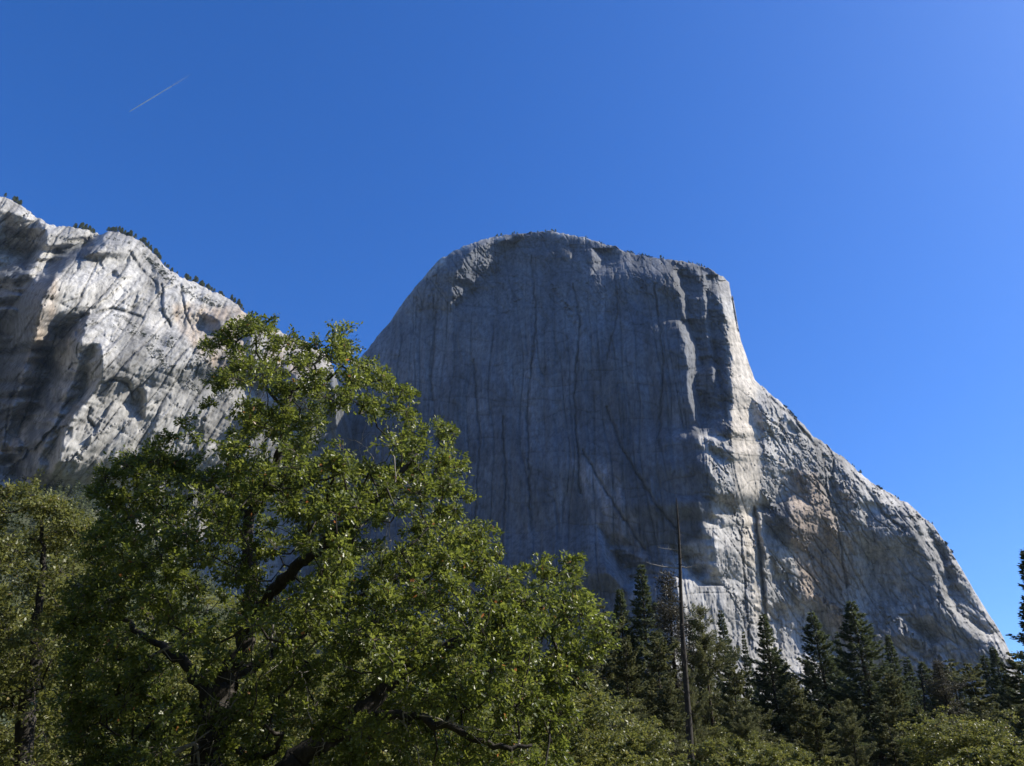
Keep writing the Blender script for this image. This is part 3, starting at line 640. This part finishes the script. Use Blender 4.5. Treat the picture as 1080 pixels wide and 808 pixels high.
# ------------------------------------------------------------------ conifers
def conifer(kind, seed, H=25., Rb=4.2, bare=.06, nwh=58, per=5, dens=.85, m=M_FIR, up=(.5, -.1), fl=(.44, .15), irr=.26, name='fir_tree', cat='tree', power=.85):
    r = np.random.default_rng(seed); root = empty(name); tag(root, 'x', cat)
    lean = r.normal(size=2) * .12
    tz = np.linspace(-.3, H, 14); tp = np.stack([lean[0] * (tz / H) ** 2 * 2, lean[1] * (tz / H) ** 2 * 2, tz], 1)
    tb = Bag(); tb.tube(tp, np.linspace(.36, .02, 14) * H / 25, 8); br = tb; PV = []; PD = []; TT = []
    for w in range(nwh):
        t = bare + (1 - bare) * ((w + r.uniform(-.4, .4)) / nwh); t = min(max(t, bare), .985)
        z = t * H; prof = Rb * (1 - t) ** power * (1 + irr * r.normal() * .6) * min(1, .55 + (t - bare) * 4)
        for k in range(per):
            if r.uniform() < irr * .45: continue
            az = (k + r.uniform(-.35, .35)) * 2 * np.pi / per + w * 2.1
            L = max(.12, prof * (1 + irr * r.normal())); el = up[1] + (up[0] - up[1]) * t ** 1.3 + r.normal() * .08
            s = np.linspace(0, 1, 6); hx = L * s * math.cos(el); hz = L * s * math.sin(el) - .10 * L * np.sin(np.pi * s) + .10 * L * s ** 3
            o = np.array([np.interp(z, tz, tp[:, 0]), np.interp(z, tz, tp[:, 1]), z])
            bp_ = o + np.stack([hx * math.cos(az), hx * math.sin(az), hz], 1)
            br.tube(bp_, np.linspace(.05, .008, 6) * (L / 4 + .2), 3)
            n = int(dens * (12 + L * 62)); ss = r.uniform(.12, 1.02, n) ** .8
            P = np.stack([np.interp(ss, s, bp_[:, a]) for a in range(3)], 1)
            dirv = np.array([math.cos(az), math.sin(az), 0]); sid = np.array([-dirv[1], dirv[0], 0])
            sg = r.choice([-1, 1], n)[:, None]; wd = (1.05 - ss)[:, None] * L * .34 * r.uniform(0, 1, (n, 1)) + .05
            if kind == 'tuft':
                q = unit(r.normal(size=(n, 3))); P = P + q * .22; D = q + dirv * .4
            else:
                P = P + sid * sg * wd + dirv * wd * .5 + r.normal(size=(n, 3)) * [.05, .05, .07]; D = sid * sg * .8 + dirv * .9 + r.normal(size=(n, 3)) * .25 + np.array([0, 0, -.1 if kind == 'cedar' else .12])
            PV.append(P); PD.append(D); TT.append(np.clip(r.uniform(.25, .6) + r.normal(size=n) * .18, 0, 1))
    tb.build('trunk', M_CBARK, root)
    P = np.concatenate(PV); D = np.concatenate(PD); T = np.concatenate(TT)
    V, Q = leaves(P, D, fl[0], fl[1], r, .2)
    build('crown', V, [Q], m, root, {'tint': np.repeat(T, 4)}); reg(root)
    return root
PROTO = {
 'firA': conifer('fir', 1, Rb=5.4, up=(.34, -.16), power=.95, irr=.2, name='fir_tree'),
 'firB': conifer('fir', 2, Rb=4.9, up=(.25, -.24), name='fir_tree', irr=.24, nwh=54, power=1.0),
 'firC': conifer('fir', 3, Rb=6.0, up=(.42, -.05), name='fir_tree', irr=.2, nwh=52, power=.88),
 'cedA': conifer('cedar', 4, Rb=6.2, up=(.3, -.25), m=M_CEDAR, name='cedar_tree', irr=.34, power=.55, nwh=36, fl=(.58, .26)),
 'cedB': conifer('cedar', 5, Rb=5.8, up=(.35, -.15), m=M_CEDAR, name='cedar_tree', irr=.42, power=.6, nwh=32, fl=(.58, .26)),
 'pinA': conifer('tuft', 6, Rb=4.6, up=(.5, .05), m=M_CEDAR, name='pine_tree', irr=.5, power=.5, nwh=30, per=5, dens=1.3, fl=(.40, .13), bare=.2),
 'dry': conifer('tuft', 7, Rb=2.6, up=(.4, -.1), m=M_DRY, name='pine_tree', irr=.5, power=.6, nwh=40, per=5, dens=.9, fl=(.36, .11), bare=.1)}
used = set()
FOREST = [ # kind, px, top py, Y, width factor, label
 ('firB',675,597,140,.80,'tallest dark narrow fir just left of the bare snag'),
 ('firA',654,622,142,.72,'dark fir touching the left side of the tallest dark narrow fir'),
 ('cedB',630,640,120,.75,'shaded olive cedar at the right edge of the oak crown'),
 ('cedA',658,674,105,.62,'shorter olive cedar in front of the dark fir pair left of the snag'),
 ('cedB',690,668,110,.75,'grey olive cedar close to the left side of the bare snag'),
 ('dry',702,606,125,1.0,'thin dry twiggy pine right behind the bare snag'),
 ('firA',728,652,165,.6,'small dark fir just right of the bare snag'),
 ('pinA',738,640,118,.8,'sparse olive pine with open limbs right of the bare snag'),
 ('firB',760,645,150,.62,'dark fir with a narrow tip at the left of the fir row'),
 ('firB',783,668,160,.42,'slender fir between two wider firs at the left of the row'),
 ('firA',805,649,140,.86,'full pointed fir in front of the white foot of the cliff prow'),
 ('firC',858,648,138,.92,'broad fir with feathery upswept limbs left of the tallest pointed fir'),
 ('firB',881,668,165,.45,'slim fir half hidden between the two broadest firs'),
 ('firC',897,634,128,1.0,'tallest pointed fir of the right group with a sharp leader'),
 ('firA',934,671,150,.68,'short dark fir right of the tallest pointed fir'),
 ('cedA',836,722,112,.75,'low brownish cedar between the full fir and the broad fir'),
 ('cedB',770,700,95,.72,'low olive cedar below the left end of the fir row'),
 ('cedA',937,712,118,.7,'low olive cedar below the short dark fir'),
 ('dry',988,700,120,1.25,'pale sparse half dry pine right of the thin dead pole'),
 ('firB',962,722,170,.6,'low dark fir left of the thin dead pole'),
 ('cedB',1022,702,130,.9,'bushy olive cedar behind the yellow green oak at bottom right'),
 ('firA',1046,684,175,.8,'dark fir rising near the right end of the cliff foot'),
 ('firB',1010,715,190,.6,'small distant fir left of the bushy olive cedar'),
 ('firA',1077,580,88,.85,'tall dark fir cut off by the right edge of the picture'),
 ('cedA',1072,690,115,.8,'olive cedar low at the right edge under the tall dark fir'),
 ('pinA',726,705,88,.62,'low open olive pine in front of the snag trunk'),
 ('cedA',615,690,100,.8,'dark olive cedar low beside the right edge of the oak'),
 ('cedA',706,720,100,.7,'low dull cedar left of the foot of the snag'),
 ('firC',640,665,160,.8,'dim fir far back between oak edge and dark fir pair'),
 ('cedB',884,742,100,.7,'low olive cedar below the slim half hidden fir'),
 ('firA',820,716,170,.7,'back row fir low between the full fir and the broad fir'),
 ('firB',745,690,175,.7,'back row fir low behind the sparse olive pine'),
 ('firC',915,700,175,.7,'back row fir between the tallest pointed fir and the short dark fir'),
 ('firA',995,735,160,.8,'back row fir low behind the half dry pine'),
 ('firB',690,700,180,.8,'back row fir low behind the grey olive cedar'),
 ('firB',785,725,140,.7,'low dark fir below the slender fir of the row'),
 ('cedB',800,748,90,.8,'low olive cedar near the bottom right of the snag'),
 ('cedA',965,748,95,.8,'low olive cedar left of the yellow green oak'),
 ('firA',590,640,170,.9,'fir mostly hidden behind the right side of the oak crown')]
rf = np.random.default_rng(91)
for q in range(30):
    FOREST.append((['firA', 'firB', 'firC', 'cedA', 'cedB'][q % 5], 585 + q * 17.5 + rf.uniform(-7, 7), rf.uniform(688, 745), rf.uniform(150, 215), rf.uniform(.8, 1.1), 'distant conifer in the packed back rows between the nearer firs'))
for q in range(14):
    FOREST.append((['cedB', 'cedA', 'pinA'][q % 3], 590 + q * 37 + rf.uniform(-9, 9), rf.uniform(738, 775), rf.uniform(75, 110), rf.uniform(.8, 1.0), 'young olive conifer filling the gaps below the taller firs'))
for k, (kd, px, py, Y, wf, lab) in enumerate(FOREST):
    wf = wf * 1.28; py = py - 4
    p = W(px, py, Y); h = p[2] / 25.2; sc = (h * wf, h); grp = 'conifers standing below the cliffs'
    if kd not in used:
        used.add(kd); o = PROTO[kd]; o.location = (p[0], Y, 0); o.scale = (sc[0], sc[0], sc[1]); o['label'] = lab; o['group'] = grp
        o.rotation_euler = (0, 0, k)
    else: copy_tree(PROTO[kd], (p[0], Y, 0), k * 2.1, sc, lab, grp)

# bare snags
def snag(label, px, py, Y, base_px, r0, specs, seed, lowbr):
    r = np.random.default_rng(seed); top = W(px, py, Y); bx = W(base_px, 790, Y)[0]
    root = empty('dead_tree', (bx, Y, 0)); tag(root, label, 'tree')
    n = 22; t = np.linspace(0, 1, n); P = np.stack([(top[0] - bx) * t + .10 * np.sin(t * 9), .06 * np.sin(t * 7 + 1), top[2] * t - .2 * (1 - t)], 1)
    b = Bag(); b.tube(P, r0 * (.34 + .66 * (1 - t) ** 1.4) * (1 - .8 * t ** 6) * (1 + .05 * r.normal(size=n)) + .02, 10); b.build('trunk', M_SNAG, root)
    for (z, L, az, el, curl) in specs + [(r.uniform(*lowbr), r.uniform(.5, 1.6), r.uniform(0, 6.28), r.uniform(-.3, .5), r.uniform(-.3, .5)) for _ in range(14)] + [(r.uniform(.1, .97), r.uniform(.25, .9), r.uniform(0, 6.28), r.uniform(-.5, .7), r.uniform(-.3, .3)) for _ in range(26)]:
        s = np.linspace(0, 1, 7); o = np.array([np.interp(z, t, P[:, a]) for a in range(3)])
        q = o + np.stack([L * s * math.cos(az), L * s * math.sin(az), L * s * math.sin(el) + curl * L * s ** 3], 1) + r.normal(size=(7, 3)) * .03
        bb = Bag(); bb.tube(q, np.linspace(.075, .018, 7) * (.45 + L / 4), 5)
        for _ in range(2):
            i = r.integers(3, 6); e = r.normal(size=3) * .35; bb.tube([q[i], q[i] + e * .5, q[i] + e], [.025, .018, .008], 4)
        bb.build('branch', M_DEAD if L > 1.8 else M_SNAG, root)
    return root
snag('tall bare dead trunk standing above the conifers right of the oak', 713, 525, 84, 725, .40,
     [(.80, 2.3, 3.0, .10, .12), (.735, 3.6, 3.1, .08, .10), (.74, 2.1, .1, -.05, .28), (.70, 1.6, 3.3, .2, .35), (.60, 2.0, 3.2, .3, .2), (.55, 2.4, .0, .1, .2), (.48, 2.2, 3.3, .35, .1), (.5, 1.8, .3, .2, .1)], 3, (.25, .62))
snag('thin dark dead pole among the conifers below the right end of the cliff', 971, 706, 120, 975, .26, [], 4, (.3, .9))

# ------------------------------------------------------------------ rim pines
def rim_pine(seed, H=14.):
    r = np.random.default_rng(seed); root = empty('pine_tree'); tag(root, 'x', 'tree')
    tb = Bag(); tb.tube([[0, 0, -3], [0, 0, H * .5], [.2, 0, H]], [.35, .22, .05], 5); tb.build('trunk', M_CBARK, root)
    n = 420; t = r.uniform(.22, 1, n); az = r.uniform(0, 6.28, n); R = (1 - t) ** .6 * H * .2 * r.uniform(.3, 1, n) * (1 + .4 * np.sin(t * 23 + seed))
    P = np.stack([R * np.cos(az), R * np.sin(az), t * H], 1); D = np.stack([np.cos(az), np.sin(az), .2 + 0 * az], 1) + r.normal(size=(n, 3)) * .4
    V, Q = leaves(P, D, 1.5, .8, r); build('crown', V, [Q], M_FIR, root, {'tint': np.repeat(r.uniform(.1, .9, n), 4)}); reg(root)
    return root
RP = [rim_pine(51), rim_pine(52), rim_pine(53)]
rused = [False] * 3
def rim_trees(V, NR, span, n, smin, smax, label, group, seed):
    r = np.random.default_rng(seed); row = V[NR - 1]; PXr, _ = pix(row[:, 0] / row[:, 1], (row[:, 2] - EYE) / row[:, 1])
    cx = []
    while len(cx) < n:
        c = r.uniform(*span)
        for _ in range(r.integers(1, 4)): cx.append(c + r.normal() * 3)
    for c in cx[:n]:
        i = int(np.argmin(np.abs(PXr - c))); back = r.integers(0, 2); p = V[NR - 1 + back, i]
        k = int(r.integers(0, 3)); s = r.uniform(smin, smax)
        if not rused[k]:
            rused[k] = True; o = RP[k]; o['label'] = label; o['group'] = group
        else: o = copy_tree(RP[k], (0, 0, 0), r.uniform(0, 6), s, label, group)
        o.location = (p[0], p[1] + .5, p[2] - .3); o.scale = (s * r.uniform(.9, 1.3),) * 2 + (s,)
G1, L1 = 'pines along the left cliff rim', 'small dark pine on the skyline rim of the left cliff'
rim_trees(VL, NRL, (2, 32), 7, .7, 1.2, L1, G1, 1); rim_trees(VL, NRL, (68, 106), 16, .5, 1.1, L1, G1, 2)
rim_trees(VL, NRL, (112, 172), 52, .4, 1.1, L1, G1, 3); rim_trees(VL, NRL, (170, 254), 60, .35, 1.0, L1, G1, 4)
G2, L2 = 'pines along the summit of the great cliff', 'tiny pine on the summit rim of the great cliff'
rim_trees(VR, NRR, (520, 598), 20, .4, .75, L2, G2, 5); rim_trees(VR, NRR, (598, 760), 40, .3, .55, L2, G2, 6)
G3, L3 = 'pines down the right shoulder of the great cliff', 'tiny pine on the sloping right shoulder of the great cliff'
rim_trees(VR, NRR, (800, 1010), 26, .3, .6, L3, G3, 7)

# scrub on the cliff ledges
def scrub():
    r = np.random.default_rng(77); Ps = []
    for V, NR, G, regs in ((VL, NRL, GRL, [([(150,352),(182,356),(212,372),(240,396),(246,418),(228,428),(196,408),(160,385)], 620), ([(150,258),(175,286),(240,322),(236,330),(180,302),(150,270)], 400), ([(120,330),(150,345),(150,358),(118,345)], 40), ([(0,300),(0,545),(60,545)], 0), ([(60,250),(110,250),(140,256),(130,262),(70,256)], 60)]),
                     (VR, NRR, GRR, [([(500,258),(600,247),(760,292),(758,296),(600,253),(520,262)], 160), ([(800,405),(850,448),(846,454),(800,412)], 80), ([(925,512),(1000,575),(1030,632),(1024,632),(990,580),(925,520)], 150)])):
        PX, PY = pix(G[0], G[1]); F_ = V[:PX.shape[0]]
        for poly, n in regs:
            ok = np.argwhere(inside(PX, PY, poly))
            if not len(ok) or not n: continue
            for j in ok[r.integers(0, len(ok), n)]: Ps.append(F_[j[0], j[1]])
    C = np.array(Ps); C = C[fbm(C[:, 0] / 34, C[:, 2] / 26, 301, 3) > .05]; n = len(C); R = 1.2 + 4.2 * r.uniform(0, 1, n) ** 2
    V, Q, t, _ = clump_leaves(C + [0, -1, .5], R, 26, 1.5, .9, r)
    o = build('scrub', V, [Q], M_SCRUB, None, {'tint': t}); tag(o, 'dark scrub growing on ledges and cracks of the granite cliffs', 'scrub', None, 'stuff')
scrub()

# ------------------------------------------------------------------ ground, wooded slope
def terrain_z(x, y):
    s = np.clip((y - 420) / 700, 0, 1); left = np.clip((-x - 180) / 500, 0, 1)
    z = 375 * (s ** 1.3) * (left ** .8)
    z = z + 16 * np.clip((y - 650) / 600, 0, 1) + 5 * noise2(x / 90, y / 90, 5) * np.clip((y - 250) / 300, 0, 1)
    z = z + (820 + 90 * noise2(x / 500, y / 500, 12)) * np.clip((-y - 320) / 520, 0, 1) ** 1.1          # opposite wall of the valley, unseen, raised to cut skylight on the cliffs
    z = z + (520 + 80 * noise2(x / 400, y / 400, 13)) * np.clip((x - 1300) / 900, 0, 1) * np.clip((900 - y) / 500, 0, 1) * np.clip((y + 900) / 300, 0, 1)  # unseen hills on the right, added to screen the sky as well
    z = np.maximum(z, (900 + 90 * noise2(x / 450, y / 450, 14)) * np.clip((-x - 1050) / 420, 0, 1) * np.clip((2600 - y) / 500, 0, 1) * np.clip((y + 1500) / 300, 0, 1))  # west wall out of view, added to block the bright horizon
    r_ = np.hypot(x, y); return z + .12 * noise2(x / 7, y / 7, 8) * np.clip(r_ / 10 - .4, 0, 1)
a = np.concatenate([-np.geomspace(5800, 3, 130), np.linspace(-2.6, 2.6, 9), np.geomspace(3, 5800, 130)])
GX, GY = np.meshgrid(a, a); GZ = terrain_z(GX, GY)
GZ = np.where(GY > 1250, np.minimum(GZ, GZ), GZ)
i = np.arange(GX.size).reshape(GX.shape); Q = np.stack([i[:-1, :-1], i[:-1, 1:], i[1:, 1:], i[1:, :-1]], -1).reshape(-1, 4)
mg, nt, b = mat('meadow'); co = N(nt, 'ShaderNodeNewGeometry').outputs['Position']
n1 = N(nt, 'ShaderNodeTexNoise', i_Scale=.6, i_Detail=10, i_Roughness=.7); nt.links.new(co, n1.inputs['Vector'])
nt.links.new(ramp(nt, n1.outputs[0], [(.35, (.03, .036, .018)), (.5, (.06, .07, .03)), (.7, (.11, .10, .055))]), b.inputs['Base Color']); b.inputs['Roughness'].default_value = .95
bpn = N(nt, 'ShaderNodeBump', i_Strength=1, i_Distance=.2); nt.links.new(n1.outputs[0], bpn.inputs['Height']); nt.links.new(bpn.outputs[0], b.inputs['Normal'])
tag(build('ground', np.stack([GX, GY, GZ], -1).reshape(-1, 3), [Q], mg, smooth=True), 'dry grassy meadow floor under the trees', None, None, 'structure')

def far_forest():
    r = np.random.default_rng(5); n = 6500
    x = r.uniform(-1000, 700, n * 3); y = r.uniform(0, 1, n * 3) ** .6 * 850 + 300; z = terrain_z(x, y)
    elev = z / y; ok = (x < -120) | ((y < 620) & (r.uniform(size=len(x)) < .35)); ok &= ~((x > -40) & (y < 380))
    x, y, z = x[ok][:n], y[ok][:n], z[ok][:n]; m = len(x); H = r.uniform(14, 30, m); H = np.where(x > -120, np.minimum(H, 15), H)
    k = 46; t = np.tile(np.linspace(.12, .98, k), (m, 1)); az = r.uniform(0, 6.28, (m, k)); R = (1 - t) ** .75 * (H[:, None] * .17) * r.uniform(.5, 1.1, (m, k))
    P = np.stack([x[:, None] + R * np.cos(az) * .5, y[:, None] + R * np.sin(az) * .5, z[:, None] + t * H[:, None]], -1).reshape(-1, 3)
    D = np.stack([np.cos(az), np.sin(az), np.full_like(az, -.1)], -1).reshape(-1, 3)
    V, Q = leaves(P, D, 3.2, 2.0, r); tt = np.repeat(np.clip(np.repeat(r.uniform(.1, .9, m), k) + r.normal(size=m * k) * .1, 0, 1), 4)
    tag(build('far_forest', V, [Q], M_FIR, None, {'tint': tt}), 'distant conifer forest covering the slope at the foot of the cliffs', 'forest', None, 'stuff')
far_forest()

# ------------------------------------------------------------------ contrail, far above the haze
def contrail():
    Y = 9000.; A = W(136, 118, Y); B = W(204, 77, Y); n = 40; t = np.linspace(0, 1, n)
    P = A + (B - A) * t[:, None]; rad = (5 + 11 * t) * (1 + .12 * rng.normal(size=n)); rad[0] = 1
    m, nt, b = mat('ice_cloud'); L = nt.links
    b.inputs['Base Color'].default_value = (.9, .9, .9, 1); b.inputs['Roughness'].default_value = 1
    tr = N(nt, 'ShaderNodeBsdfTransparent'); mx = N(nt, 'ShaderNodeMixShader')
    at = N(nt, 'ShaderNodeAttribute', attribute_name='cover'); L.new(at.outputs['Fac'], mx.inputs[0]); L.new(tr.outputs[0], mx.inputs[1]); L.new(b.outputs[0], mx.inputs[2])
    L.new(mx.outputs[0], nt.nodes['Material Output'].inputs[0])
    V, Q = tube(P, rad, 10); cen = V.mean(0)
    o = build('contrail', V - cen, [Q], m, None, {'cover': np.repeat(.95 * (1 - t) ** 1.2, 10)}, smooth=True); o.location = cen
    tag(o, 'thin white aircraft contrail high in the blue sky at upper left', 'contrail')
contrail()

# ------------------------------------------------------------------ haze
def haze():
    v = np.array([[x, y, z] for x in (-6000, 6000) for y in (-6000, 6000) for z in (-6, 1500)], float)
    f = np.array([[0, 1, 3, 2], [4, 6, 7, 5], [0, 4, 5, 1], [2, 3, 7, 6], [0, 2, 6, 4], [1, 5, 7, 3]])
    m = bpy.data.materials.new('haze_air'); m.use_nodes = True; nt = m.node_tree; nt.nodes.clear()
    o = N(nt, 'ShaderNodeOutputMaterial'); pv = N(nt, 'ShaderNodeVolumePrincipled', i_Density=HAZE, i_Anisotropy=.2); pv.inputs['Color'].default_value = (.55, .74, 1, 1)
    nt.links.new(pv.outputs[0], o.inputs['Volume'])
    tag(build('haze', v, [f], m), 'thin blue air between the camera and the cliffs', 'haze', None, 'stuff')
HAZE = .00002
haze()

# ------------------------------------------------------------------ light, sky, camera
w = bpy.data.worlds.new('World'); S.world = w; w.use_nodes = True; nt = w.node_tree
sky = N(nt, 'ShaderNodeTexSky', sky_type='NISHITA', sun_disc=False, sun_elevation=SUN_EL, sun_rotation=SUN_AZ, altitude=1200, air_density=1.0, dust_density=2.0, ozone_density=3.0)
gm = N(nt, 'ShaderNodeGamma', i_Gamma=.9); nt.links.new(sky.outputs[0], gm.inputs[0])
hs = N(nt, 'ShaderNodeHueSaturation', i_Saturation=1.36, i_Hue=.5, i_Value=1); nt.links.new(gm.outputs[0], hs.inputs['Color'])
tn = N(nt, 'ShaderNodeMix', data_type='RGBA', blend_type='MULTIPLY'); tn.inputs[0].default_value = 1; tn.inputs[7].default_value = (.78, 1.1, 1.64, 1); nt.links.new(hs.outputs[0], tn.inputs[6])
nt.links.new(tn.outputs[2], nt.nodes['Background'].inputs[0]); nt.nodes['Background'].inputs[1].default_value = .10
sl = bpy.data.lights.new('sun', 'SUN'); sl.energy = 5.0; sl.angle = math.radians(.53); sl.color = (1, .93, .81)
so = link(bpy.data.objects.new('sun', sl))
sd = Vector((math.cos(SUN_EL) * math.sin(SUN_AZ), math.cos(SUN_EL) * math.cos(SUN_AZ), math.sin(SUN_EL)))
so.rotation_euler = sd.to_track_quat('Z', 'Y').to_euler()
cam = bpy.data.cameras.new('camera'); cam.sensor_width = 36; cam.lens = 36 * F / 1080; cam.clip_end = 60000; cam.clip_start = .1
co_ = link(bpy.data.objects.new('camera', cam)); co_.location = (0, 0, EYE); co_.rotation_euler = (math.pi / 2 + PITCH, 0, 0); S.camera = co_
vs = S.view_settings; vs.view_transform = 'Standard'; vs.look = 'None'; vs.exposure = .5; vs.gamma = 1
S.cycles.use_denoising = True; S.cycles.max_bounces = 6; S.cycles.volume_bounces = 1; S.cycles.transparent_max_bounces = 8
